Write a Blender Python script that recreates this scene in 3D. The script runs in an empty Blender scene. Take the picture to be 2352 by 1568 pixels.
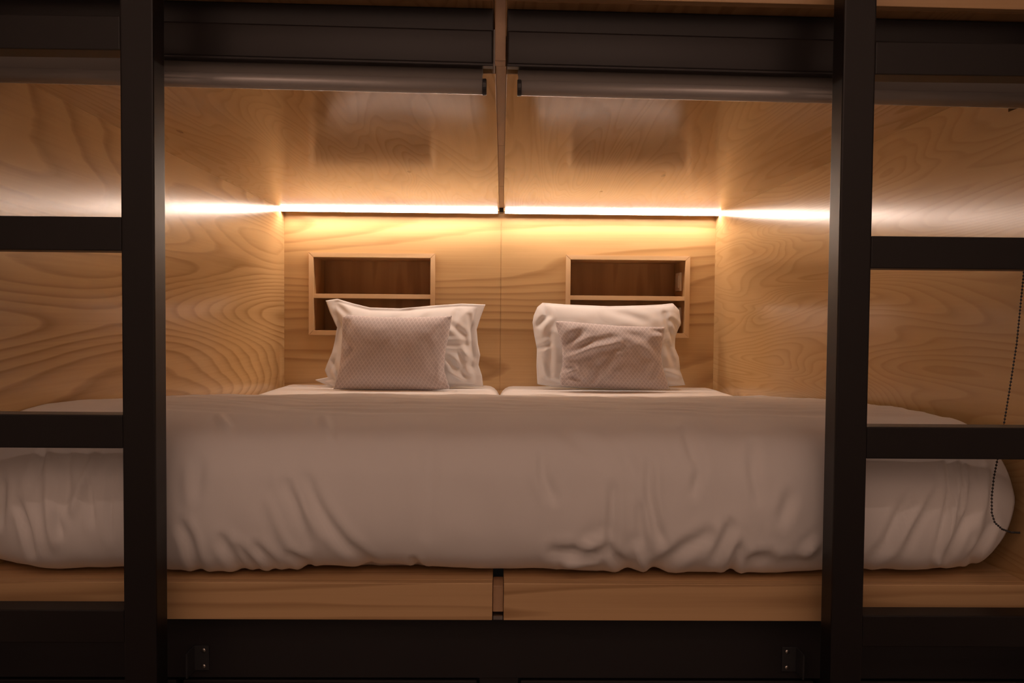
import bpy, bmesh, math, random
from mathutils import Vector, Matrix, noise

S = bpy.context.scene
COL = S.collection
PI = math.pi

# ------------------------------------------------------------------ camera
FPX = 1750.0            # focal length in pixels of the 2352 wide frame
CAMD, EYE = 3.38, 1.05  # distance to the back wall (y = 0), height of the lens
YAW, PITCH, ROLL = math.radians(-.79), math.radians(-1.77), math.radians(.49)
RC = (Matrix.Rotation(YAW, 3, 'Z') @ Matrix.Rotation(PI/2 + PITCH, 3, 'X') @ Matrix.Rotation(ROLL, 3, 'Z'))
cd = bpy.data.cameras.new('camera')
cam = bpy.data.objects.new('camera', cd)
COL.objects.link(cam)
cam.matrix_world = Matrix.Translation((0, -CAMD, EYE)) @ RC.to_4x4()
cd.sensor_width = 36.0
cd.lens = FPX/2352*36
cd.clip_start = .05
S.camera = cam

# ------------------------------------------------------------------ light
W = bpy.data.worlds.new('world'); S.world = W
W.use_nodes = True
W.node_tree.nodes['Background'].inputs[0].default_value = (1, .8, .66, 1)
W.node_tree.nodes['Background'].inputs[1].default_value = .02
LED_COL = (1.0, .78, .64)
LED_STR = 80.0
def area(name, loc, target, sx, sy, power, col):
    l = bpy.data.lights.new(name, 'AREA'); l.shape = 'RECTANGLE'; l.size = sx; l.size_y = sy
    l.energy = power; l.color = col
    o = bpy.data.objects.new(name, l); COL.objects.link(o)
    o.location = loc
    o.rotation_euler = (Vector(target) - Vector(loc)).to_track_quat('-Z', 'Y').to_euler()
    return o
area('corridor_lamp', (0, -3.55, 2.62), (0, -4.4, 1.75), 2.0, .35, 30, (1, .675, .545))

S.view_settings.view_transform = 'Standard'
S.view_settings.look = 'None'
S.view_settings.gamma = 1
S.view_settings.use_curve_mapping = False
S.view_settings.exposure = 0.0
S.cycles.max_bounces = 10
S.cycles.diffuse_bounces = 6
S.cycles.glossy_bounces = 5
S.cycles.sample_clamp_indirect = 6
S.cycles.use_denoising = True

# ------------------------------------------------------------------ materials
def new_mat(name):
    m = bpy.data.materials.new(name); m.use_nodes = True
    return m, m.node_tree.nodes, m.node_tree.links, m.node_tree.nodes['Principled BSDF']

def plain(name, col, rough=.5, metal=0., spec=.5, sheen=0.):
    m, n, l, b = new_mat(name)
    b.inputs['Base Color'].default_value = (*col, 1)
    b.inputs['Roughness'].default_value = rough
    b.inputs['Metallic'].default_value = metal
    b.inputs['Specular IOR Level'].default_value = spec
    b.inputs['Sheen Weight'].default_value = sheen
    return m

def mth(n, l, op, a, b=None):
    x = n.new('ShaderNodeMath'); x.operation = op
    for i, v in enumerate((a, b)):
        if v is None: continue
        if isinstance(v, (int, float)): x.inputs[i].default_value = v
        else: l.new(v, x.inputs[i])
    return x.outputs[0]

def wood(name, axis='x', light=(.60, .40, .19), dark=(.37, .21, .082), seed=0., base=1.6, rings=16,
         stretch=.18, rough=.2, wobble=.25, detail=1.0, spec=.5, knots=()):
    """varnished pine veneer: contour lines of a stretched noise read as cathedral grain"""
    m, n, l, b = new_mat(name)
    tc = n.new('ShaderNodeTexCoord')
    def mapped(along, across, off):
        mp = n.new('ShaderNodeMapping')
        mp.inputs['Location'].default_value = (off, off*1.7, off*.6)
        mp.inputs['Scale'].default_value = tuple(along if a == axis else across for a in 'xyz')
        l.new(tc.outputs['Object'], mp.inputs['Vector'])
        return mp.outputs[0]
    def noise_tex(vec, sc, det, ro, dist=0.):
        t = n.new('ShaderNodeTexNoise'); t.inputs['Scale'].default_value = sc
        t.inputs['Detail'].default_value = det; t.inputs['Roughness'].default_value = ro
        t.inputs['Distortion'].default_value = dist
        l.new(vec, t.inputs['Vector'])
        return t.outputs['Fac']
    big = noise_tex(mapped(stretch, 1, seed), base, detail, .42, wobble)
    jit = noise_tex(mapped(.5, 3.2, seed + 3), 5, 2, .6)
    v = mth(n, l, 'ADD', mth(n, l, 'MULTIPLY', big, rings), mth(n, l, 'MULTIPLY', jit, .55))
    fr = mth(n, l, 'FRACT', v)
    rp = n.new('ShaderNodeValToRGB'); l.new(fr, rp.inputs[0])
    e = rp.color_ramp.elements
    e[0].position = 0; e[0].color = (0, 0, 0, 1)
    e[1].position = 1; e[1].color = (.05, .05, .05, 1)
    for p, c in ((.35, .12), (.62, .42), (.84, 1.), (.93, .7)):
        q = e.new(p); q.color = (c, c, c, 1)
    fib = noise_tex(mapped(2., 150, seed + 7), 1, 2, .6)
    tone = noise_tex(mapped(.5, 1.6, seed + 11), 2.2, 2, .5)
    fac = mth(n, l, 'MULTIPLY', rp.outputs[0], mth(n, l, 'ADD', mth(n, l, 'MULTIPLY', tone, 1.1), .12))
    fac = mth(n, l, 'ADD', fac, mth(n, l, 'MULTIPLY', mth(n, l, 'SUBTRACT', fib, .5), .45))
    fac = mth(n, l, 'ADD', fac, mth(n, l, 'MULTIPLY', mth(n, l, 'SUBTRACT', tone, .5), .5))
    kn = None
    for (kx, ky, kz) in knots:      # small dark pin knots
        vm = n.new('ShaderNodeVectorMath'); vm.operation = 'SUBTRACT'
        l.new(tc.outputs['Object'], vm.inputs[0]); vm.inputs[1].default_value = (kx, ky, kz)
        v2 = n.new('ShaderNodeVectorMath'); v2.operation = 'MULTIPLY'
        l.new(vm.outputs[0], v2.inputs[0]); v2.inputs[1].default_value = tuple(55 if a == axis else 170 for a in 'xyz')
        ln = n.new('ShaderNodeVectorMath'); ln.operation = 'LENGTH'; l.new(v2.outputs[0], ln.inputs[0])
        k = n.new('ShaderNodeMapRange'); l.new(ln.outputs['Value'], k.inputs[0])
        k.inputs[1].default_value = .6; k.inputs[2].default_value = 1.2
        k.inputs[3].default_value = .85; k.inputs[4].default_value = 0
        kn = k.outputs[0] if kn is None else mth(n, l, 'MAXIMUM', kn, k.outputs[0])
    mx = n.new('ShaderNodeMix'); mx.data_type = 'RGBA'
    mx.clamp_factor = True
    l.new(fac, mx.inputs['Factor'])
    mx.inputs[6].default_value = (*light, 1); mx.inputs[7].default_value = (*dark, 1)
    out = mx.outputs[2]
    if kn is not None:
        m2 = n.new('ShaderNodeMix'); m2.data_type = 'RGBA'; l.new(kn, m2.inputs['Factor'])
        l.new(out, m2.inputs[6]); m2.inputs[7].default_value = (.10, .045, .015, 1); out = m2.outputs[2]
    l.new(out, b.inputs['Base Color'])
    b.inputs['Roughness'].default_value = rough
    b.inputs['Specular IOR Level'].default_value = spec
    return m

def cloth(name, col, rough=.85, bump=.15, sc=900):
    m, n, l, b = new_mat(name)
    b.inputs['Base Color'].default_value = (*col, 1)
    b.inputs['Roughness'].default_value = rough
    b.inputs['Specular IOR Level'].default_value = .25
    b.inputs['Sheen Weight'].default_value = .12
    t = n.new('ShaderNodeTexNoise'); t.inputs['Scale'].default_value = sc
    tc = n.new('ShaderNodeTexCoord'); l.new(tc.outputs['Object'], t.inputs['Vector'])
    bp = n.new('ShaderNodeBump'); bp.inputs['Strength'].default_value = bump; bp.inputs['Distance'].default_value = .0006
    l.new(t.outputs['Fac'], bp.inputs['Height']); l.new(bp.outputs[0], b.inputs['Normal'])
    return m

def lattice_cloth(name, ground, line):
    """taupe weave with a fine pale diamond lattice, laid out on the cushion's own UVs"""
    m, n, l, b = new_mat(name)
    uv = n.new('ShaderNodeUVMap'); uv.uv_map = 'UVMap'
    sp = n.new('ShaderNodeSeparateXYZ'); l.new(uv.outputs[0], sp.inputs[0])
    u = mth(n, l, 'MULTIPLY', sp.outputs[0], 26.); v = mth(n, l, 'MULTIPLY', sp.outputs[1], 13.)
    def tri(x):
        return mth(n, l, 'ABSOLUTE', mth(n, l, 'SUBTRACT', mth(n, l, 'FRACT', x), .5))
    d = mth(n, l, 'MINIMUM', tri(mth(n, l, 'ADD', u, v)), tri(mth(n, l, 'SUBTRACT', u, v)))
    k = n.new('ShaderNodeMapRange'); l.new(d, k.inputs[0])
    k.inputs[1].default_value = .06; k.inputs[2].default_value = .17
    k.inputs[3].default_value = 1; k.inputs[4].default_value = 0
    mx = n.new('ShaderNodeMix'); mx.data_type = 'RGBA'; l.new(k.outputs[0], mx.inputs['Factor'])
    mx.inputs[6].default_value = (*ground, 1); mx.inputs[7].default_value = (*line, 1)
    l.new(mx.outputs[2], b.inputs['Base Color'])
    b.inputs['Roughness'].default_value = .75; b.inputs['Specular IOR Level'].default_value = .3
    b.inputs['Sheen Weight'].default_value = .15
    return m

def glow(name, col, strength):
    m, n, l, b = new_mat(name)
    b.inputs['Base Color'].default_value = (.9, .9, .9, 1)
    b.inputs['Emission Color'].default_value = (*col, 1)
    b.inputs['Emission Strength'].default_value = strength
    return m

M = dict(
    left=wood('pine_left', 'y', dark=(.33, .18, .065), seed=7.3, base=2.8, rings=40, stretch=.11, rough=.2, wobble=.1),
    right=wood('pine_right', 'y', light=(.60, .405, .195), dark=(.49, .31, .135), seed=9.1, base=4.4, rings=40, stretch=.13, rough=.18, wobble=.5, detail=2),
    back=wood('pine_back', 'x', seed=8.4, base=2.3, rings=46, stretch=.065, rough=.28, wobble=.05),
    ceil=wood('pine_ceiling', 'y', dark=(.42, .255, .105), seed=6.6, base=4.4, rings=34, stretch=.11, rough=.13, wobble=.5, detail=2, spec=1.0,
              knots=((-.82, -1.42, 1.515), (-.55, -.62, 1.515), (.52, -.9, 1.515), (.36, -.58, 1.515), (-.3, -.92, 1.515), (.8, -.55, 1.515))),
    deck=wood('pine_deck', 'x', light=(.60, .39, .20), dark=(.35, .20, .085), seed=13., base=6, rings=46, stretch=.035, rough=.3),
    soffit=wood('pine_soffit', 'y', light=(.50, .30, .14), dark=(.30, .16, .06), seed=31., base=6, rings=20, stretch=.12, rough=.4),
    lip=wood('pine_frame', 'x', light=(.74, .53, .31), dark=(.62, .42, .22), seed=17., base=5, rings=6, stretch=.06, rough=.35),
    lipv=wood('pine_frame_upright', 'z', light=(.74, .53, .31), dark=(.62, .42, .22), seed=19., base=5, rings=6, stretch=.06, rough=.35),
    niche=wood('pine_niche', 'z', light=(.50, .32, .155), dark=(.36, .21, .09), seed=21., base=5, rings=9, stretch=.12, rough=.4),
    strip=wood('pine_strip', 'y', light=(.48, .31, .18), dark=(.36, .22, .12), seed=25., base=6, rings=6, stretch=.08, rough=.45),
    black=plain('black_powder_coat', (.009, .007, .007), .40, spec=.34),
    beam=plain('black_steel', (.015, .012, .012), .40, spec=.42),
    panel=plain('black_board', (.011, .009, .010), .55),
    grey=plain('grey_blind_fabric', (.17, .155, .14), .7),
    bar=plain('grey_bar', (.42, .40, .385), .27, .3),
    cap=plain('dark_plastic', (.03, .03, .032), .4),
    steel=plain('bright_steel', (.55, .52, .48), .3, 1.),
    white=cloth('white_cotton', (.75, .745, .755)),  # pillow white, toned down to offset the strong strip light on it
    sheet=cloth('sheet_cotton', (.93, .91, .90)),  # same white raised, extra light on the sheets put into the colour
    duvet=cloth('duvet_cotton', (.80, .78, .76)),
    cushion=lattice_cloth('taupe_lattice', (.48, .44, .46), (.60, .56, .575)),
    socket=plain('cream_plastic', (.72, .62, .52), .4),
    alu=plain('aluminium', (.6, .58, .55), .35, .9),
    led=glow('led_diffuser', LED_COL, LED_STR),
    paint=plain('pale_paint', (.62, .58, .54), .7),
    floor=plain('dark_floor', (.07, .055, .045), .45),
)

# ------------------------------------------------------------------ helpers
def link(o, parent=None):
    COL.objects.link(o)
    if parent is not None: o.parent = parent
    return o

def tag(o, label=None, cat=None, group=None, kind=None):
    if label: o['label'] = label
    if cat: o['category'] = cat
    if group: o['group'] = group
    if kind: o['kind'] = kind
    return o

def empty(name, loc, label, cat, group=None):
    o = bpy.data.objects.new(name, None); o.location = loc; o.empty_display_size = .05
    return tag(link(o), label, cat, group)

def box(bm, x0, x1, y0, y1, z0, z1, bev=0., slope=0.):
    """axis box; slope lifts z by slope*x"""
    c = [(x, y, z + slope*x) for x in (x0, x1) for y in (y0, y1) for z in (z0, z1)]
    v = [bm.verts.new(p) for p in c]
    fs = [bm.faces.new([v[i] for i in q]) for q in
          ((0, 1, 3, 2), (4, 6, 7, 5), (0, 4, 5, 1), (2, 3, 7, 6), (0, 2, 6, 4), (1, 5, 7, 3))]
    if bev:
        es = list({e for f in fs for e in f.edges})
        bmesh.ops.bevel(bm, geom=es, offset=bev, segments=2, affect='EDGES', profile=.6)

def cyl(bm, a, b, r, seg=24, bev=0.):
    a, b = Vector(a), Vector(b); d = (b - a).normalized()
    s = d.orthogonal().normalized(); t = d.cross(s)
    rings = []
    pts = [(a, r)] + [(b, r)]
    if bev: pts = [(a, r - bev), (a + d*bev, r), (b - d*bev, r), (b, r - bev)]
    for p, rr in pts:
        rings.append([bm.verts.new(p + (s*math.cos(2*PI*i/seg) + t*math.sin(2*PI*i/seg))*rr) for i in range(seg)])
    for r0, r1 in zip(rings, rings[1:]):
        for i in range(seg):
            bm.faces.new((r0[i], r0[(i+1) % seg], r1[(i+1) % seg], r1[i]))
    bm.faces.new(rings[0][::-1]); bm.faces.new(rings[-1])

def obj(name, bm, mat, parent=None, smooth=False):
    bmesh.ops.recalc_face_normals(bm, faces=bm.faces)
    if parent is not None:
        w = Vector(parent.location); p = parent.parent
        while p is not None: w += p.location; p = p.parent
        bmesh.ops.translate(bm, verts=bm.verts, vec=-w)
    me = bpy.data.meshes.new(name); bm.to_mesh(me); bm.free()
    me.materials.append(M[mat] if isinstance(mat, str) else mat)
    if smooth:
        for p in me.polygons: p.use_smooth = True
    return link(bpy.data.objects.new(name, me), parent)

def boxes(name, lst, mat, parent=None, bev=0., slope=0.):
    bm = bmesh.new()
    for b in lst: box(bm, *b, bev=bev, slope=slope)
    return obj(name, bm, mat, parent)

def at(px, py, d):
    """the point at depth d (metres before the lens, measured along the pod) seen in the given direction"""
    v = RC @ Vector(((px - 1176)/FPX, -(py - 784)/FPX, -1)); v *= d/v.y
    return Vector((v.x, -CAMD + v.y, EYE + v.z))
RCT = RC.transposed()
def pj(p):
    c = RCT @ (Vector(p) - Vector((0, -CAMD, EYE)))
    return 1176 + FPX*c.x/-c.z, 784 - FPX*c.y/-c.z

XL, XR = -.960, .950          # inner faces of the pod's side walls
YF = -2.012                   # front edge of the sleeping platform
ZC, ZP = 1.515, .569          # pod ceiling, platform top
G0, G1 = -.015, .005          # the slot between the two pod halves

# ------------------------------------------------------------------ setting: the pod shell
st = lambda o: tag(o, kind='structure')
st(boxes('wall_left', [(XL - .02, XL, YF + .012, .0, ZP, 1.455), (XL - .02, XL, -1.91, .0, 1.455, ZC)], 'left'))
def xr(y): return .945 - .0152*y      # the right wall opens slightly towards the room
bm = bmesh.new()
for (ya, yb, za, zb) in ((YF + .012, 0, ZP, 1.455), (-1.91, 0, 1.455, ZC)):
    box(bm, 0, .02, ya, yb, za, zb)
for v in bm.verts: v.co.x += xr(v.co.y)
st(obj('wall_right', bm, 'right'))
NL = (-.851, -.295, .967, 1.331)      # niche openings on the back wall (outer edge of their frames)
NR = (.282, .833, .967, 1.331)
FT = .021
def holes(n): return (n[0] + FT*.6, n[1] - FT*.6, n[2] + FT*.6, n[3] - FT*.6)
hl, hr = holes(NL), holes(NR)
back = []
for (a, b, h) in ((XL - .02, -.0062, hl), (-.0046, XR + .02, hr)):
    back += [(a, h[0], 0, .018, ZP, 1.60), (h[1], b, 0, .018, ZP, 1.60),
             (h[0], h[1], 0, .018, ZP, h[2]), (h[0], h[1], 0, .018, h[3], 1.60)]
back.append((-1.42, 1.42, 0, .018, 1.60, 2.8)); back.append((-.0062, -.0046, .003, .018, ZP, 1.60))
st(boxes('wall_back', back, 'back'))
st(boxes('ceiling', [(-1.40, G0, -1.91, 0, ZC, 1.60), (G1, 1.40, -1.91, 0, ZC, 1.60)], 'ceil', bev=.0015))
# slat closing the slot between the two ceiling halves, in three lengths, and its upright end
st(boxes('trim_1', [(G0, G1, -1.93, -1.27, ZC + .008, 1.58), (G0, G1, -1.268, -.62, ZC + .008, 1.58), (G0, G1, -.618, -.085, ZC + .008, 1.58),
                    (-.0165, .0035, -1.962, -1.93, ZC + .008, 1.76)], 'strip', bev=.001))
st(boxes('trim_2', [(-.012, .007, YF + .012, -1.95, .512, .560)], 'strip', bev=.001))

# corridor in front of the pods
st(boxes('floor', [(-1.45, 1.45, -5.2, .1, -.06, 0)], 'floor'))
st(boxes('ceiling', [(-1.45, 1.45, -5.2, .1, 2.8, 2.86)], 'paint'))
st(boxes('wall_front', [(-1.45, 1.45, -4.46, -4.4, 0, 2.8)], 'paint'))
st(boxes('wall_left', [(-1.51, -1.45, -5.2, .1, 0, 2.8)], 'paint'))
st(boxes('wall_right', [(1.45, 1.51, -5.2, .1, 0, 2.8)], 'paint'))

# ------------------------------------------------------------------ platforms, rails, beams
def platform(x0, x1, label):
    t = empty('bed_platform', ((x0 + x1)/2, -1.0, .50), label, 'bed platform', 'pine sleeping platforms')
    boxes('deck', [(x0, x1, YF + .02, 0, ZP - .02, ZP)], 'deck', t)
    boxes('front_rail', [(x0, x1, YF, YF + .02, .501, ZP)], 'deck', t, bev=.0015)
    return t
platform(-1.40, -.0127, 'pine platform with a plain front edge under the left mattress')
pr = platform(.0077, 1.40, 'pine platform with a plain front edge under the right mattress')
boxes('metal_clip', [(-.011, .006, YF + .002, -1.98, .5012, .508)], 'steel', pr)

def upper_rail(x0, x1, label):
    t = empty('upper_deck', ((x0 + x1)/2, -1.0, 1.614), label, 'bunk deck', 'pine decks of the upper bunks')
    boxes('deck_board', [(x0, x1, YF + .008, -.002, 1.614, 1.69)], 'soffit', t, bev=.0015, slope=-.010)
    boxes('edge_strip', [(x0, x1, YF - .01, YF + .008, 1.614, 1.69)], 'deck', t, bev=.0015, slope=-.010)
    return t
upper_rail(-1.40, -.0195, 'brown pine underside of the bunk above, left of the centre slat')
upper_rail(.006, 1.40, 'brown pine underside of the bunk above, right of the centre slat')

def steel_beam(x0, x1, label):
    o = boxes('steel_beam', [(x0, x1, -1.972, -1.94, 1.571, 1.6135)], 'black', None, bev=.002, slope=-.0115)
    return tag(o, label, 'beam', 'black beams under the upper bunks')
steel_beam(-1.40, -.0195, 'long black steel beam under the upper deck, left of the centre slat')
steel_beam(.006, 1.40, 'long black steel beam under the upper deck, right of the centre slat')

def pelmet(x0, x1, label):
    t = empty('blind_pelmet', ((x0 + x1)/2, -1.975, 1.511), label, 'pelmet', 'black pelmets above the blinds')
    bm = bmesh.new(); box(bm, x0, x1, -1.978, -1.962, 1.511, 1.573, bev=.004, slope=-.0135)
    obj('fascia', bm, 'beam', t, True)
    boxes('lower_lip', [(x0, x1, -1.9805, -1.9615, 1.507, 1.512)], 'beam', t, bev=.0015, slope=-.0135)
    return t
pelmet(-.66, -.0195, 'black pelmet over the left blind, between left ladder and centre slat')
pelmet(.006, .66, 'black pelmet over the right blind, between centre slat and right ladder')

bb = boxes('base_beam', [(-1.40, 1.40, -1.975, -1.945, .377, .501)], 'panel', None, bev=.001)
tag(bb, 'long black base board under both pine platforms', 'base board')
for (x0, x1, lab) in ((-.587, -.041, 'black drawer front under the left platform, left of centre'),
                      (.041, .592, 'black drawer front under the right platform, right of centre'),
                      (-1.39, -.600, 'black drawer front low behind the left ladder'),
                      (.604, 1.39, 'black drawer front low behind the right ladder')):
    t = empty('drawer', ((x0 + x1)/2, -1.97, .04), lab, 'drawer', 'black drawers under the beds')
    boxes('drawer_front', [(x0, x1, -1.975, -1.955, .04, .372)], 'panel', t, bev=.002)
    boxes('drawer_box', [(x0 + .02, x1 - .02, -1.955, -1.45, .06, .33)], 'panel', t)
cp = boxes('drawer_stile', [(-.036, .036, -1.973, -1.945, 0, .377)], 'panel')
tag(cp, 'black centre stile between the two middle drawers', 'stile')

# ------------------------------------------------------------------ ladders
def ladder(x_in, x_out, y0, rungs, h, label, side):
    t = empty('bunk_ladder', ((x_in + x_out)/2, y0, 0), label, 'ladder', 'black steel bunk ladders')
    y1 = y0 + .043; s = 1 if x_out > x_in else -1; w = .054
    boxes('post', [(min(x_in, x_in + s*w), max(x_in, x_in + s*w), y0, y1, 0, 2.62)], 'black', t, bev=.003)
    boxes('post', [(min(x_out, x_out - s*w), max(x_out, x_out - s*w), y0, y1, 0, 2.62)], 'black', t, bev=.003)
    a, b = sorted((x_in + s*w, x_out - s*w))
    for z in rungs:
        boxes('rung', [(a, b, y0 + .001, y1 - .001, z - h, z)], 'black', t, bev=.002)
    # angle bracket tying the inner post to the base board
    xb = x_in - s*.003
    c0, c1 = sorted((xb, xb - s*.003)); p0, p1 = sorted((xb, xb - s*.029))
    br = boxes('bracket', [(c0, c1, -2.012, -1.975, .392, .438), (p0, p1, -1.9785, -1.975, .392, .438)], 'cap', t, bev=.0008)
    for z in (.430, .400):
        bm = bmesh.new(); cyl(bm, (xb - s*.020, -1.9785, z), (xb - s*.020, -1.981, z), .0042, 12, .0012)
        obj('screw', bm, 'steel', br, True)
    return t
ladder(-.570, -1.080, -2.120, (.234, .559, .8845, 1.2097, 1.535, 1.86, 2.185, 2.51), .0555,
       'black square tube bunk ladder at the left, its right post beside the pillows', 'l')
lr = ladder(.5625, 1.070, -2.112, (.230, .5505, .872, 1.192, 1.513, 1.834, 2.155, 2.476), .054,
       'black square tube bunk ladder at the right, in front of the bead chain', 'r')
bm = bmesh.new(); bmesh.ops.create_uvsphere(bm, u_segments=16, v_segments=8, radius=.011)
bmesh.ops.scale(bm, vec=(1, .8, .35), verts=bm.verts); bmesh.ops.translate(bm, vec=(.889, -2.09, 1.5135), verts=bm.verts)
tag(obj('end_cap', bm, 'socket', lr, True), 'pale round cap on the rung')

# ------------------------------------------------------------------ LED strips
def led(x0, x1, label):
    t = empty('light_strip', ((x0 + x1)/2, -.062, ZC), label, 'light strip', 'LED strips along the back of the ceiling')
    boxes('housing', [(x0, x1, -.0735, -.0515, ZC - .0015, ZC), (x0, x1, -.0525, -.0500, ZC - .0125, ZC)], 'alu', t)
    boxes('diffuser', [(x0 + .001, x1 - .001, -.0725, -.0610, ZC - .0085, ZC - .0015)], 'led', t)
    return t
led(XL + .002, G0 - .006, 'glowing warm LED strip above the left pillow')
led(G1 + .006, XR - .002, 'glowing warm LED strip above the right pillow')
o = boxes('slat_end_cap', [(-.0125, .0035, -.088, -.045, ZC - .012, ZC + .012)], 'cap')
tag(o, 'small black connector between the two glowing LED strips', 'connector')

# ------------------------------------------------------------------ niches
ND = .21
def niche(n, zs, label):
    x0, x1, z0, z1 = n
    t = empty('wall_niche', ((x0 + x1)/2, 0, z0), label, 'wall niche', 'recessed pine niches behind the pillows')
    a0, a1, b0, b1 = x0 + FT, x1 - FT, z0 + FT, z1 - FT
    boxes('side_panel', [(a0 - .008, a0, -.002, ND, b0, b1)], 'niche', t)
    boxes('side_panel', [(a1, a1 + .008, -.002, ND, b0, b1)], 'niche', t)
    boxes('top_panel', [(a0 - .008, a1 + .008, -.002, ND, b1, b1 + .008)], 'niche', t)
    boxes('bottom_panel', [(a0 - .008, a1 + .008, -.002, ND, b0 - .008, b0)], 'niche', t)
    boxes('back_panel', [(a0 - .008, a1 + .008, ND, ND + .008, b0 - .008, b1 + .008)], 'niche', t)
    boxes('shelf', [(a0, a1, -.001, ND, zs - .0195, zs)], 'lip', t, bev=.0008)
    # mitred frame, one mesh per side
    fr = bpy.data.objects.new('frame', None); fr.empty_display_size = .02; link(fr, t)
    def prism(name, quad, mat):
        bm = bmesh.new()
        f = [bm.verts.new((x, -.009, z)) for x, z in quad]; g = [bm.verts.new((x, -.0005, z)) for x, z in quad]
        bm.faces.new(f); bm.faces.new(g[::-1])
        for i in range(4): bm.faces.new((f[i], g[i], g[(i+1) % 4], f[(i+1) % 4]))
        bmesh.ops.bevel(bm, geom=list(bm.edges), offset=.0012, segments=2, affect='EDGES')
        obj(name, bm, mat, fr)
    e = .0003
    prism('frame_rail', [(x0, z1), (x1, z1), (a1 - e, b1), (a0 + e, b1)], 'lip')
    prism('frame_rail', [(x0, z0), (x1, z0), (a1 - e, b0), (a0 + e, b0)], 'lip')
    prism('frame_stile', [(x0, z0 + e), (x0, z1 - e), (a0, b1 - e), (a0, b0 + e)], 'lipv')
    prism('frame_stile', [(x1, z0 + e), (x1, z1 - e), (a1, b1 - e), (a1, b0 + e)], 'lipv')
    return t
niche(NL, 1.150, 'recessed pine niche with one shelf behind the left pillow')
niche(NR, 1.152, 'recessed pine niche with one shelf and sockets behind the right pillow')
xs = NR[1] - FT
for z0, z1, lab, fl in ((1.178, 1.262, 'cream socket plate on the side of the right niche, above its shelf', 0),
                        (1.020, 1.104, 'cream socket plate in the right niche below its shelf', 1)):
    t = empty('socket', (xs, .10, z0), lab, 'socket', 'sockets in the right niche')
    bm = bmesh.new(); box(bm, xs - .010, xs, .055, .140, z0, z1, bev=.003); obj('plate', bm, 'socket', t)
    boxes('rocker', [(xs - .014, xs - .010, .070, .125, z0 + .014, z1 - .014)], 'socket', t, bev=.0015)

# ------------------------------------------------------------------ roller blinds
def blind(xa, xb, xf0, xf1, label, chain=False):
    t = empty('roller_blind', ((xa + xb)/2, -1.94, 1.47), label, 'roller blind', 'grey roller blinds rolled up under the ceiling')
    k = -.0125
    boxes('fabric', [(xf0, xf1, -1.9575, -1.9555, 1.478, 1.512)], 'grey', t, slope=k)
    boxes('head_rail', [(xf0, xf1, -1.9585, -1.9105, 1.512, 1.5165)], 'cap', t, slope=k)
    bm = bmesh.new()            # D-shaped bottom bar
    sec = [(.0145*math.cos(a)*.95, .0138*math.sin(a)) for a in [2*PI*i/28 for i in range(28)]]
    rings = [[bm.verts.new((x, -1.955 + p, 1.476 + k*x + q)) for p, q in sec] for x in (xa, xb)]
    for i in range(28): bm.faces.new((rings[0][i], rings[0][(i+1) % 28], rings[1][(i+1) % 28], rings[1][i]))
    bm.faces.new(rings[0]); bm.faces.new(rings[1][::-1])
    bar = obj('bottom_bar', bm, 'bar', t, True)
    for x, s in ((xa, -1), (xb, 1)):
        bm = bmesh.new(); cyl(bm, (x - s*.006, -1.955, 1.476 + k*x), (x + s*.0015, -1.955, 1.476 + k*x), .0150, 24, .001)
        obj('end_cap', bm, 'cap', bar)
    if chain:
        pts = [at(2354, 600, 1.366), at(2350, 640, 1.366), at(2335, 790, 1.366), at(2318, 900, 1.366), at(2304, 985, 1.365), at(2291, 1055, 1.352),
               at(2283, 1095, 1.34), at(2278, 1140, 1.333), at(2278, 1178, 1.333), at(2285, 1200, 1.335), at(2302, 1215, 1.342), at(2322, 1222, 1.355), at(2341, 1223, 1.372)]
        pts = [Vector((1.01, -1.960, 1.47)), Vector((1.0, -2.008, 1.32))] + pts
        # even spacing along the polyline
        L = [0]
        for a, b in zip(pts, pts[1:]): L.append(L[-1] + (b - a).length)
        bm = bmesh.new(); n = int(L[-1]/.0062)
        for i in range(n + 1):
            s = L[-1]*i/n; j = max(q for q in range(len(L) - 1) if L[q] <= s + 1e-9)
            p = pts[j].lerp(pts[j+1], (s - L[j])/max(1e-6, L[j+1] - L[j]))
            g = bmesh.ops.create_icosphere(bm, subdivisions=1, radius=.0022)['verts']
            bmesh.ops.translate(bm, verts=g, vec=p)
        for a, b in zip(pts, pts[1:]): cyl(bm, a, b, .0006, 6)
        tag(obj('bead_chain', bm, 'cap', t, True), 'black bead pull chain', kind='stuff')
    return t
blind(-1.02, -.033, -1.018, -.039, 'dark grey rolled up blind left of the centre slat')
blind(.027, 1.02, .027, 1.018, 'dark grey rolled up blind right of the centre slat, with bead chain', True)

# ------------------------------------------------------------------ bedding
def fbm(p, o=3):
    return noise.fractal(Vector(p), 1., 2., o)

def seg_dist(p, a, b):
    ax, ay = a; bx, by = b; dx, dy = bx - ax, by - ay
    L = dx*dx + dy*dy
    t = 0 if L == 0 else max(0, min(1, ((p[0]-ax)*dx + (p[1]-ay)*dy)/L))
    return math.hypot(p[0] - ax - t*dx, p[1] - ay - t*dy), t

def fold_height(folds, p):
    """folds: (polyline, half width, depth); depth < 0 is a crease; fades out towards its ends"""
    h = 0.
    for pl, w, amp in folds:
        best = None; n = len(pl) - 1
        x0 = min(q[0] for q in pl) - 3*w; x1 = max(q[0] for q in pl) + 3*w
        y0 = min(q[1] for q in pl) - 3*w; y1 = max(q[1] for q in pl) + 3*w
        if not (x0 < p[0] < x1 and y0 < p[1] < y1): continue
        for i in range(n):
            d, t = seg_dist(p, pl[i], pl[i+1])
            if best is None or d < best[0]: best = (d, (i + t)/n)
        d, s = best
        if d < 3*w:
            q = d/w
            h += amp*(math.exp(-q*q) - .45*math.exp(-(q - 1.6)**2))*(.35 + .65*math.sin(PI*min(1, max(0, .12 + .8*s))))
    return h

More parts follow.
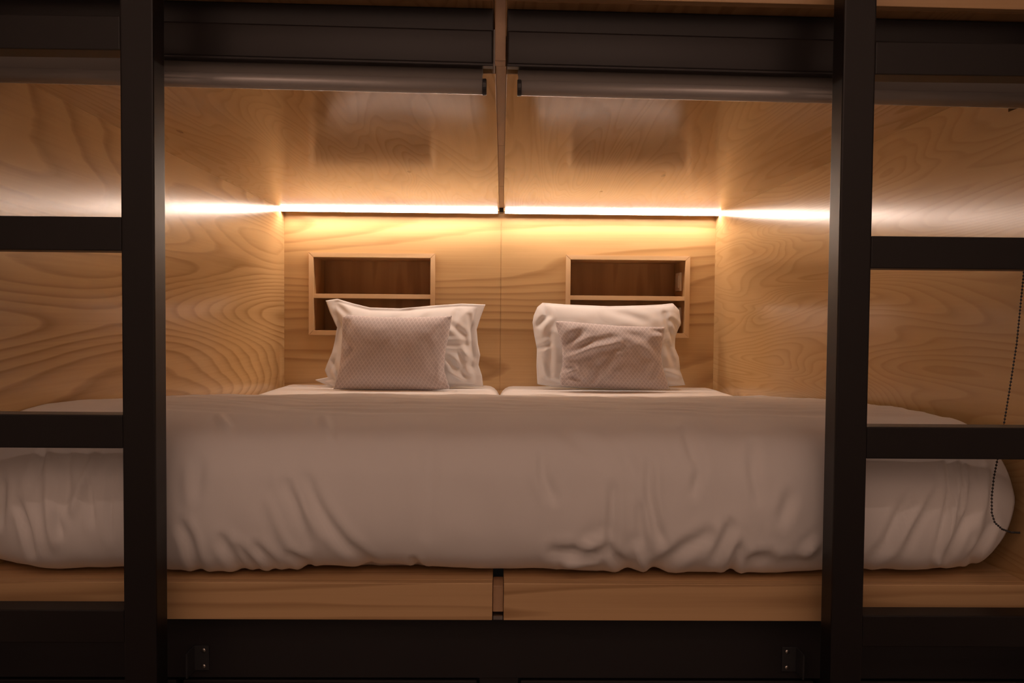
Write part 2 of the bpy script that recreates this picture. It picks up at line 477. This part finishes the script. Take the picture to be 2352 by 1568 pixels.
def catmull(P, t):
    n = len(P) - 1; x = t*n; i = min(int(x), n - 1); f = x - i
    p0, p1, p2, p3 = P[max(i-1, 0)], P[i], P[i+1], P[min(i+2, n)]
    return tuple(.5*((2*b) + (-a + c)*f + (2*a - 5*b + 4*c - d)*f*f + (-a + 3*b - 3*c + d)*f**3) for a, b, c, d in zip(p0, p1, p2, p3))

# mattresses in fitted sheets
def mattress(x0, x1, label):
    y0, y1, z0, z1 = -1.83, -.012, ZP, .753
    bm = bmesh.new(); NX, NY = 46, 60
    def shape(u, v, top):
        x = x0 + (x1 - x0)*u; y = y0 + (y1 - y0)*v
        ex = min(x - x0, x1 - x); ey = min(y - y0, y1 - y)
        r = .055
        k = lambda e: 0 if e >= r else r - math.sqrt(max(0, r*r - (r - e)**2))
        z = z1 - (k(ex) + k(ey)*.8) + .004*math.sin(PI*u)*math.sin(PI*v) + .0022*fbm((x*3, y*5, 2))
        return (x, y, max(z, z1 - .10))
    us = [0, .004, .012, .024, .04, .06] + [.06 + .88*(i + 1)/34 for i in range(34)] + [.96, .976, .988, .996, 1]
    vs = [0, .004, .01, .02, .03] + [.03 + .94*(i + 1)/45 for i in range(45)] + [.98, .99, .996, 1]
    g = [[bm.verts.new(shape(u, v, 1)) for u in us] for v in vs]
    for j in range(len(vs) - 1):
        for i in range(len(us) - 1):
            bm.faces.new((g[j][i], g[j][i+1], g[j+1][i+1], g[j+1][i]))
    rim = [g[0][i] for i in range(len(us))] + [g[j][-1] for j in range(1, len(vs))] + \
          [g[-1][i] for i in range(len(us) - 2, -1, -1)] + [g[j][0] for j in range(len(vs) - 2, 0, -1)]
    lo = [bm.verts.new((v.co.x, v.co.y, z0)) for v in rim]
    for i in range(len(rim)):
        j = (i + 1) % len(rim); bm.faces.new((rim[i], lo[i], lo[j], rim[j]))
    bm.faces.new(lo)
    o = obj('mattress', bm, 'sheet', None, True)
    return tag(o, label, 'mattress', 'white sheeted mattresses')
mattress(XL + .002, -.0070, 'mattress in a white fitted sheet under the left pillow')
mattress(-.0050, XR - .002, 'mattress in a white fitted sheet under the right pillow')

FOLDS = [
 # left half of the hanging front
 ([(656,1112),(676,1156),(690,1200),(707,1245)], 13, -5), ([(704,1102),(724,1156),(758,1210),(792,1251),(853,1302)], 14, -6),
 ([(418,1204),(435,1234),(447,1275),(462,1302)], 12, -6), ([(510,1238),(540,1279),(568,1306)], 12, -6),
 ([(547,1255),(595,1302)], 10, -5), ([(588,1255),(632,1296)], 10, -5), ([(666,1272),(710,1302)], 9, -5),
 ([(949,1292),(969,1312)], 8, -4), ([(986,1003),(983,1224)], 18, -2.5), ([(465,1070),(450,1130)], 14, -2.5), ([(430,1060),(436,1160)], 14, 2),
 ([(620,1150),(650,1230),(690,1290)], 14, 3), ([(745,960),(760,1010)], 9, 4), ([(505,960),(525,985)], 8, 4),
 # right half of the hanging front
 ([(1246,1047),(1248,1095),(1270,1142)], 13, -5), ([(1491,1068),(1491,1139),(1505,1207),(1522,1241)], 11, -6),
 ([(1409,1122),(1406,1190),(1404,1258)], 12, -6), ([(1576,996),(1590,1040),(1600,1061)], 13, -5), ([(1613,1071),(1593,1129)], 12, -5),
 ([(1627,1227),(1569,1255),(1535,1282),(1501,1306)], 15, -6.5), ([(1678,1207),(1644,1275)], 13, -7), ([(1699,1258),(1678,1306)], 12, -7),
 ([(1733,1020),(1729,1088),(1743,1146)], 13, -4), ([(1814,1139),(1797,1190)], 15, -5), ([(1471,1166),(1474,1241)], 11, -5),
 ([(1270,1268),(1352,1272)], 14, -6), ([(1382,1234),(1338,1265)], 12, 7), ([(1399,1265),(1440,1302)], 12, -7),
 ([(1712,1295),(1800,1288),(1879,1292)], 12, -3.5), ([(1290,990),(1392,1061)], 16, -2.5), ([(1426,1040),(1474,1095)], 14, -2.5),
 ([(1300,1290),(1370,1285)], 9, 6), ([(1460,1260),(1480,1300)], 12, 6), ([(1880,1245),(1850,1272)], 12, 6), ([(1715,1282),(1770,1275)], 12, -6),
 # behind the right ladder
 ([(2178,1061),(2185,1122),(2158,1275)], 9, -6), ([(2199,1061),(2202,1108),(2175,1224),(2151,1295)], 8, 6),
 ([(2219,1067),(2212,1176)], 7, 6), ([(2236,1122),(2219,1190),(2178,1285)], 10, -7), ([(2267,1067),(2260,1156),(2240,1217)], 9, 6),
 ([(2277,1200),(2253,1251),(2229,1289)], 10, -8), ([(2090,1146),(2063,1190),(2042,1251),(1995,1295)], 15, -6),
 ([(2141,1108),(2090,1190),(2049,1258),(2000,1300)], 14, 6),
 # behind the left ladder
 ([(101,1033),(87,1083),(69,1112)], 9, -6), ([(47,1159),(65,1214),(76,1268)], 9, -7), ([(156,1054),(156,1120),(145,1174)], 11, -6),
 ([(225,1043),(192,1109),(170,1174)], 10, 6), ([(261,1072),(254,1167),(255,1232)], 8, -4), ([(206,1109),(214,1203)], 8, -5),
 ([(130,1188),(138,1225)], 10, -5), ([(11,1109),(4,1203)], 9, -6), ([(120,1040),(112,1150),(125,1250)], 12, 5),
]

def duvet():
    # (depth from lens, height) from the far edge forward and down to the hem
    P = [(2.83, .757), (2.76, .769), (2.54, .787), (2.28, .814), (2.02, .838), (1.78, .853), (1.60, .857), (1.485, .852),
         (1.405, .830), (1.368, .785), (1.356, .735), (1.353, .685), (1.360, .640), (1.380, .603), (1.425, .577), (1.50, .572)]
    NX, NV = 330, 170
    # resample by arc length
    raw = [catmull(P, i/600) for i in range(601)]
    L = [0.]
    for a, b in zip(raw, raw[1:]): L.append(L[-1] + math.hypot(b[0]-a[0], b[1]-a[1]))
    prof = []; j = 0
    for i in range(NV + 1):
        s = L[-1]*(i/NV)
        while j < 599 and L[j+1] < s: j += 1
        f = (s - L[j])/max(1e-9, L[j+1] - L[j])
        prof.append(tuple(a + (b - a)*f for a, b in zip(raw[j], raw[j+1])))
    bm = bmesh.new(); rows = []
    for iv, (d, z) in enumerate(prof):
        a = prof[max(iv-1, 0)]; b = prof[min(iv+1, NV)]
        td, tz = b[0]-a[0], b[1]-a[1]; ln = math.hypot(td, tz)
        nd, nz = tz/ln, -td/ln          # outward: toward the lens / upward
        v = iv/NV; front = max(0., min(1., (1.62 - d)/.2))
        row = []
        for iu in range(NX + 1):
            u = iu/NX
            x = XL + .004 + (xr(d - CAMD) - XL - .008)*u
            dd, zz = d, z
            # rounded end corners of the bundle
            er = max(0, (x - .78)/.19); el = max(0, (-.80 - x)/.156)
            low = max(0., min(1., (.80 - z)/.20))
            if front > 0:
                dd += front*(.055*er*er*(1 - .4*low) + .05*el*el)
            x -= .060*er*low*low + .03*max(0, er)**3*max(0, (z - .72)/.1)
            # sag of the hem and soft billows
            b1 = fbm((x*2.1, d*1.5, 1.3), 2); b2 = fbm((x*7, z*4 + d*3, 5.1), 3)
            h = (.010 if d < 2 else .006)*b1 + .0035*b2
            if front < .5:              # shallow cross wrinkles on top
                h += .0055*(1 - front)*min(1, max(0, (.97 - abs(x))/.12))*fbm((x*3.2 + d*1.2, d*22 + x*3.0, 7.7), 3)*min(1, (2.9 - d)/.3)
            if d > 2.5: zz += (.006*fbm((x*2.6, 0, 3.3), 2))*min(1, (d - 2.5)/.2); dd += .05*fbm((x*1.7, 9, 0), 2)*min(1, (d - 2.5)/.2)
            p = Vector((x, -CAMD + dd, zz))
            if front > .05:
                h += fold_height(FOLDS, pj(p))*.0015*front
                h += .0022*front*fbm((x*11 + z*3, z*3.5, 8.8), 3)
                hem = max(0, min(1, (.66 - z)/.07))
                h += .006*hem*fbm((x*6 + z*4, z*6, 2.2), 2)*(0 if z < .574 else 1)
            if v > .97: h *= .4
            p += Vector((0, nd*h if True else 0, nz*h))
            p.z = max(p.z, ZP + .0025 + .003*(1 + fbm((x*9, 0, 1), 2))*(1 if z < .58 else 0))
            p.x = min(max(p.x, XL + .003), xr(p.y) - .003)
            row.append(bm.verts.new(p))
        rows.append(row)
    for j in range(NV):
        for i in range(NX):
            bm.faces.new((rows[j][i], rows[j+1][i], rows[j+1][i+1], rows[j][i+1]))
    o = obj('duvet', bm, 'duvet', None, True)
    so = o.modifiers.new('thickness', 'SOLIDIFY'); so.thickness = .006; so.offset = -1
    return tag(o, 'large white duvet tucked in a thick roll across both mattresses', 'duvet')
duvet()

def interp(poly, t):
    """point on a polyline by arc length fraction"""
    L = [0.]
    for a, b in zip(poly, poly[1:]): L.append(L[-1] + math.hypot(b[0]-a[0], b[1]-a[1]))
    s = t*L[-1]
    for i in range(len(poly) - 1):
        if s <= L[i+1] + 1e-9:
            f = (s - L[i])/max(1e-9, L[i+1] - L[i])
            return poly[i][0] + (poly[i+1][0]-poly[i][0])*f, poly[i][1] + (poly[i+1][1]-poly[i][1])*f
    return poly[-1]

def pillow(name, T, B, Lf, Rt, depth, front, rear, flange, folds, mat, parent=None, seed=0., N=90, rim=.004, grain=1.):
    """a stuffed case: outline sides (top, bottom left-right; left, right top-down) on a leaning plane, swollen both ways"""
    bm = bmesh.new(); uvl = bm.loops.layers.uv.new('UVMap')
    def coons(u, v):
        t, b, l, r = interp(T, u), interp(B, u), interp(Lf, v), interp(Rt, v)
        out = []
        for k in (0, 1):
            q = (1-v)*t[k] + v*b[k] + (1-u)*l[k] + u*r[k]
            q -= (1-u)*(1-v)*T[0][k] + u*(1-v)*T[-1][k] + (1-u)*v*B[0][k] + u*v*B[-1][k]
            out.append(q)
        return out
    def puff(u, v):
        def e(a, f):
            a = abs(2*a - 1); a = a/(1 - f) if f else a
            return max(0., 1 - a**3.2)
        return (e(u, flange[0])*e(v, flange[1]))**.62
    fg, bg = {}, {}
    for j in range(N + 1):
        for i in range(N + 1):
            u, v = i/N, j/N
            px, py = coons(u, v)
            c = at(px, py, depth(py))
            k = puff(u, v)
            w = fold_height(folds, (px, py))*.0016 + grain*(.006*fbm((u*4 + seed, v*3, seed), 3)*min(1, k*2 + .15) + .004*fbm((u*9, v*6 + seed, seed), 2)*(1 - k))
            edge = i in (0, N) or j in (0, N)
            fy = -front*k - w
            fg[i, j] = bm.verts.new(c + Vector((0, fy - (0 if edge else rim*.5), 0)))
            bg[i, j] = fg[i, j] if edge else bm.verts.new(c + Vector((0, rear*k + rim*.5 - w*(1 - min(1, k*3)), 0)))
    for j in range(N):
        for i in range(N):
            q = ((i, j), (i, j+1), (i+1, j+1), (i+1, j))
            for g, rv in ((fg, 0), (bg, 1)):
                idx = q[::-1] if rv else q
                vs = [g[k] for k in idx]
                if len(set(vs)) < 4: 
                    continue
                try: f = bm.faces.new(vs)
                except ValueError: continue
                for lp, k in zip(f.loops, idx): lp[uvl].uv = (k[0]/N, 1 - k[1]/N)
    o = obj(name, bm, mat, parent, True)
    return o

pd = lambda base, top, y0, y1: (lambda py: base + (top - base)*(y0 - py)/(y0 - y1))
pl = pillow('pillow',
    T=[(748,690),(775,686),(812,697),(850,706),(920,708),(1000,701),(1060,697),(1115,699)],
    B=[(722,872),(765,890),(850,892),(980,891),(1060,887),(1110,888)],
    Lf=[(748,690),(758,718),(774,752),(768,785),(762,810),(750,838),(746,850),(752,866),(722,872)],
    Rt=[(1115,699),(1104,728),(1095,757),(1098,790),(1103,815),(1099,838),(1107,862),(1110,888)],
    depth=pd(3.175, 3.31, 890, 690), front=.068, rear=.035, flange=(.09, .07),
    folds=[([(1029,789),(1078,790)], 6, -5), ([(1029,822),(1075,865)], 7, -7), ([(1040,745),(1068,770),(1075,800)], 7, -6), ([(1050,715),(1040,745)], 8, -6),
           ([(1030,850),(1060,872)], 6, 5), ([(1078,725),(1085,790),(1080,850)], 5, -5), ([(940,716),(910,735)], 9, -6), ([(990,706),(960,730)], 8, 4),
           ([(782,745),(770,800)], 7, -6), ([(765,830),(785,870)], 6, -5), ([(1060,800),(1085,830)], 7, 6), ([(775,700),(800,722)], 7, -6), ([(1058,800),(1068,860)], 6, -5)],
    mat='white', seed=1.7, N=120)
tag(pl, 'white pillow standing against the back wall in front of the left niche', 'pillow', 'white bed pillows')
pr_ = pillow('pillow',
    T=[(1226,724),(1234,705),(1246,695),(1300,699),(1400,703),(1480,701),(1520,699),(1545,696),(1560,712)],
    B=[(1234,882),(1270,888),(1360,892),(1480,892),(1540,887),(1574,884)],
    Lf=[(1226,724),(1223,740),(1227,770),(1233,800),(1232,840),(1234,882)],
    Rt=[(1560,712),(1564,742),(1552,770),(1550,800),(1559,820),(1562,850),(1574,884)],
    depth=pd(3.175, 3.31, 890, 690), front=.062, rear=.035, flange=(.03, .03),
    folds=[([(1250,700),(1256,725),(1238,745)], 7, -9), ([(1258,735),(1240,770)], 8, 5), ([(1235,800),(1258,790)], 6, -7), ([(1262,770),(1262,860)], 7, -5),
           ([(1400,712),(1450,728),(1480,738)], 10, -6), ([(1525,720),(1535,760),(1550,790)], 7, -6), ([(1530,790),(1545,840)], 7, -6), ([(1540,735),(1555,755)], 6, -6),
           ([(1525,850),(1560,862)], 6, 6), ([(1250,870),(1290,880)], 6, -5), ([(1240,820),(1256,870)], 6, 5)],
    mat='white', seed=5.2, N=120)
tag(pr_, 'white pillow with folded top corner in front of the right niche', 'pillow', 'white bed pillows')
cl = pillow('cushion',
    T=[(787,727),(800,723),(850,727),(930,729),(1000,727),(1038,725)],
    B=[(766,893),(800,894),(900,896),(1000,896),(1034,893)],
    Lf=[(787,727),(786,770),(784,810),(778,850),(766,893)],
    Rt=[(1038,725),(1031,770),(1022,815),(1020,850),(1034,893)],
    depth=pd(3.065, 3.175, 894, 727), front=.062, rear=.025, flange=(0, 0),
    folds=[([(790,775),(815,800),(800,830)], 9, -5), ([(800,740),(792,790)], 7, -4), ([(1020,830),(1018,870)], 6, -6), ([(1030,735),(1005,770)], 8, -4), ([(790,850),(812,815)], 7, 4)],
    mat='cushion', seed=8.8, rim=.003, grain=.7)
tag(cl, 'smooth taupe cushion with pale diamond pattern leaning on the left pillow', 'cushion', 'small taupe cushions')
cr = pillow('cushion',
    T=[(1275,738),(1290,737),(1350,742),(1420,748),(1480,750),(1527,751)],
    B=[(1288,886),(1330,889),(1420,894),(1500,896),(1538,894)],
    Lf=[(1275,738),(1284,770),(1291,800),(1292,840),(1285,862),(1288,886)],
    Rt=[(1527,751),(1521,790),(1519,820),(1524,850),(1538,894)],
    depth=pd(3.065, 3.175, 894, 740), front=.060, rear=.015, flange=(0, 0),
    folds=[([(1295,796),(1315,775),(1338,761)], 11, -10), ([(1298,819),(1361,796),(1418,784)], 8, 8), ([(1300,812),(1350,785)], 7, -5), ([(1364,882),(1385,845),(1413,813)], 9, 8), ([(1350,880),(1370,840)], 9, -5),
           ([(1290,860),(1312,850)], 6, 7), ([(1295,845),(1318,840)], 5, -6), ([(1500,760),(1522,765)], 6, -6), ([(1505,840),(1490,862)], 8, -5), ([(1465,790),(1505,820)], 10, 5), ([(1305,870),(1330,880)], 6, 5), ([(1420,757),(1470,775)], 10, -4)],
    mat='cushion', seed=3.1, rim=.003, grain=1.2)
tag(cr, 'creased taupe cushion with pale diamond pattern leaning on the right pillow', 'cushion', 'small taupe cushions')
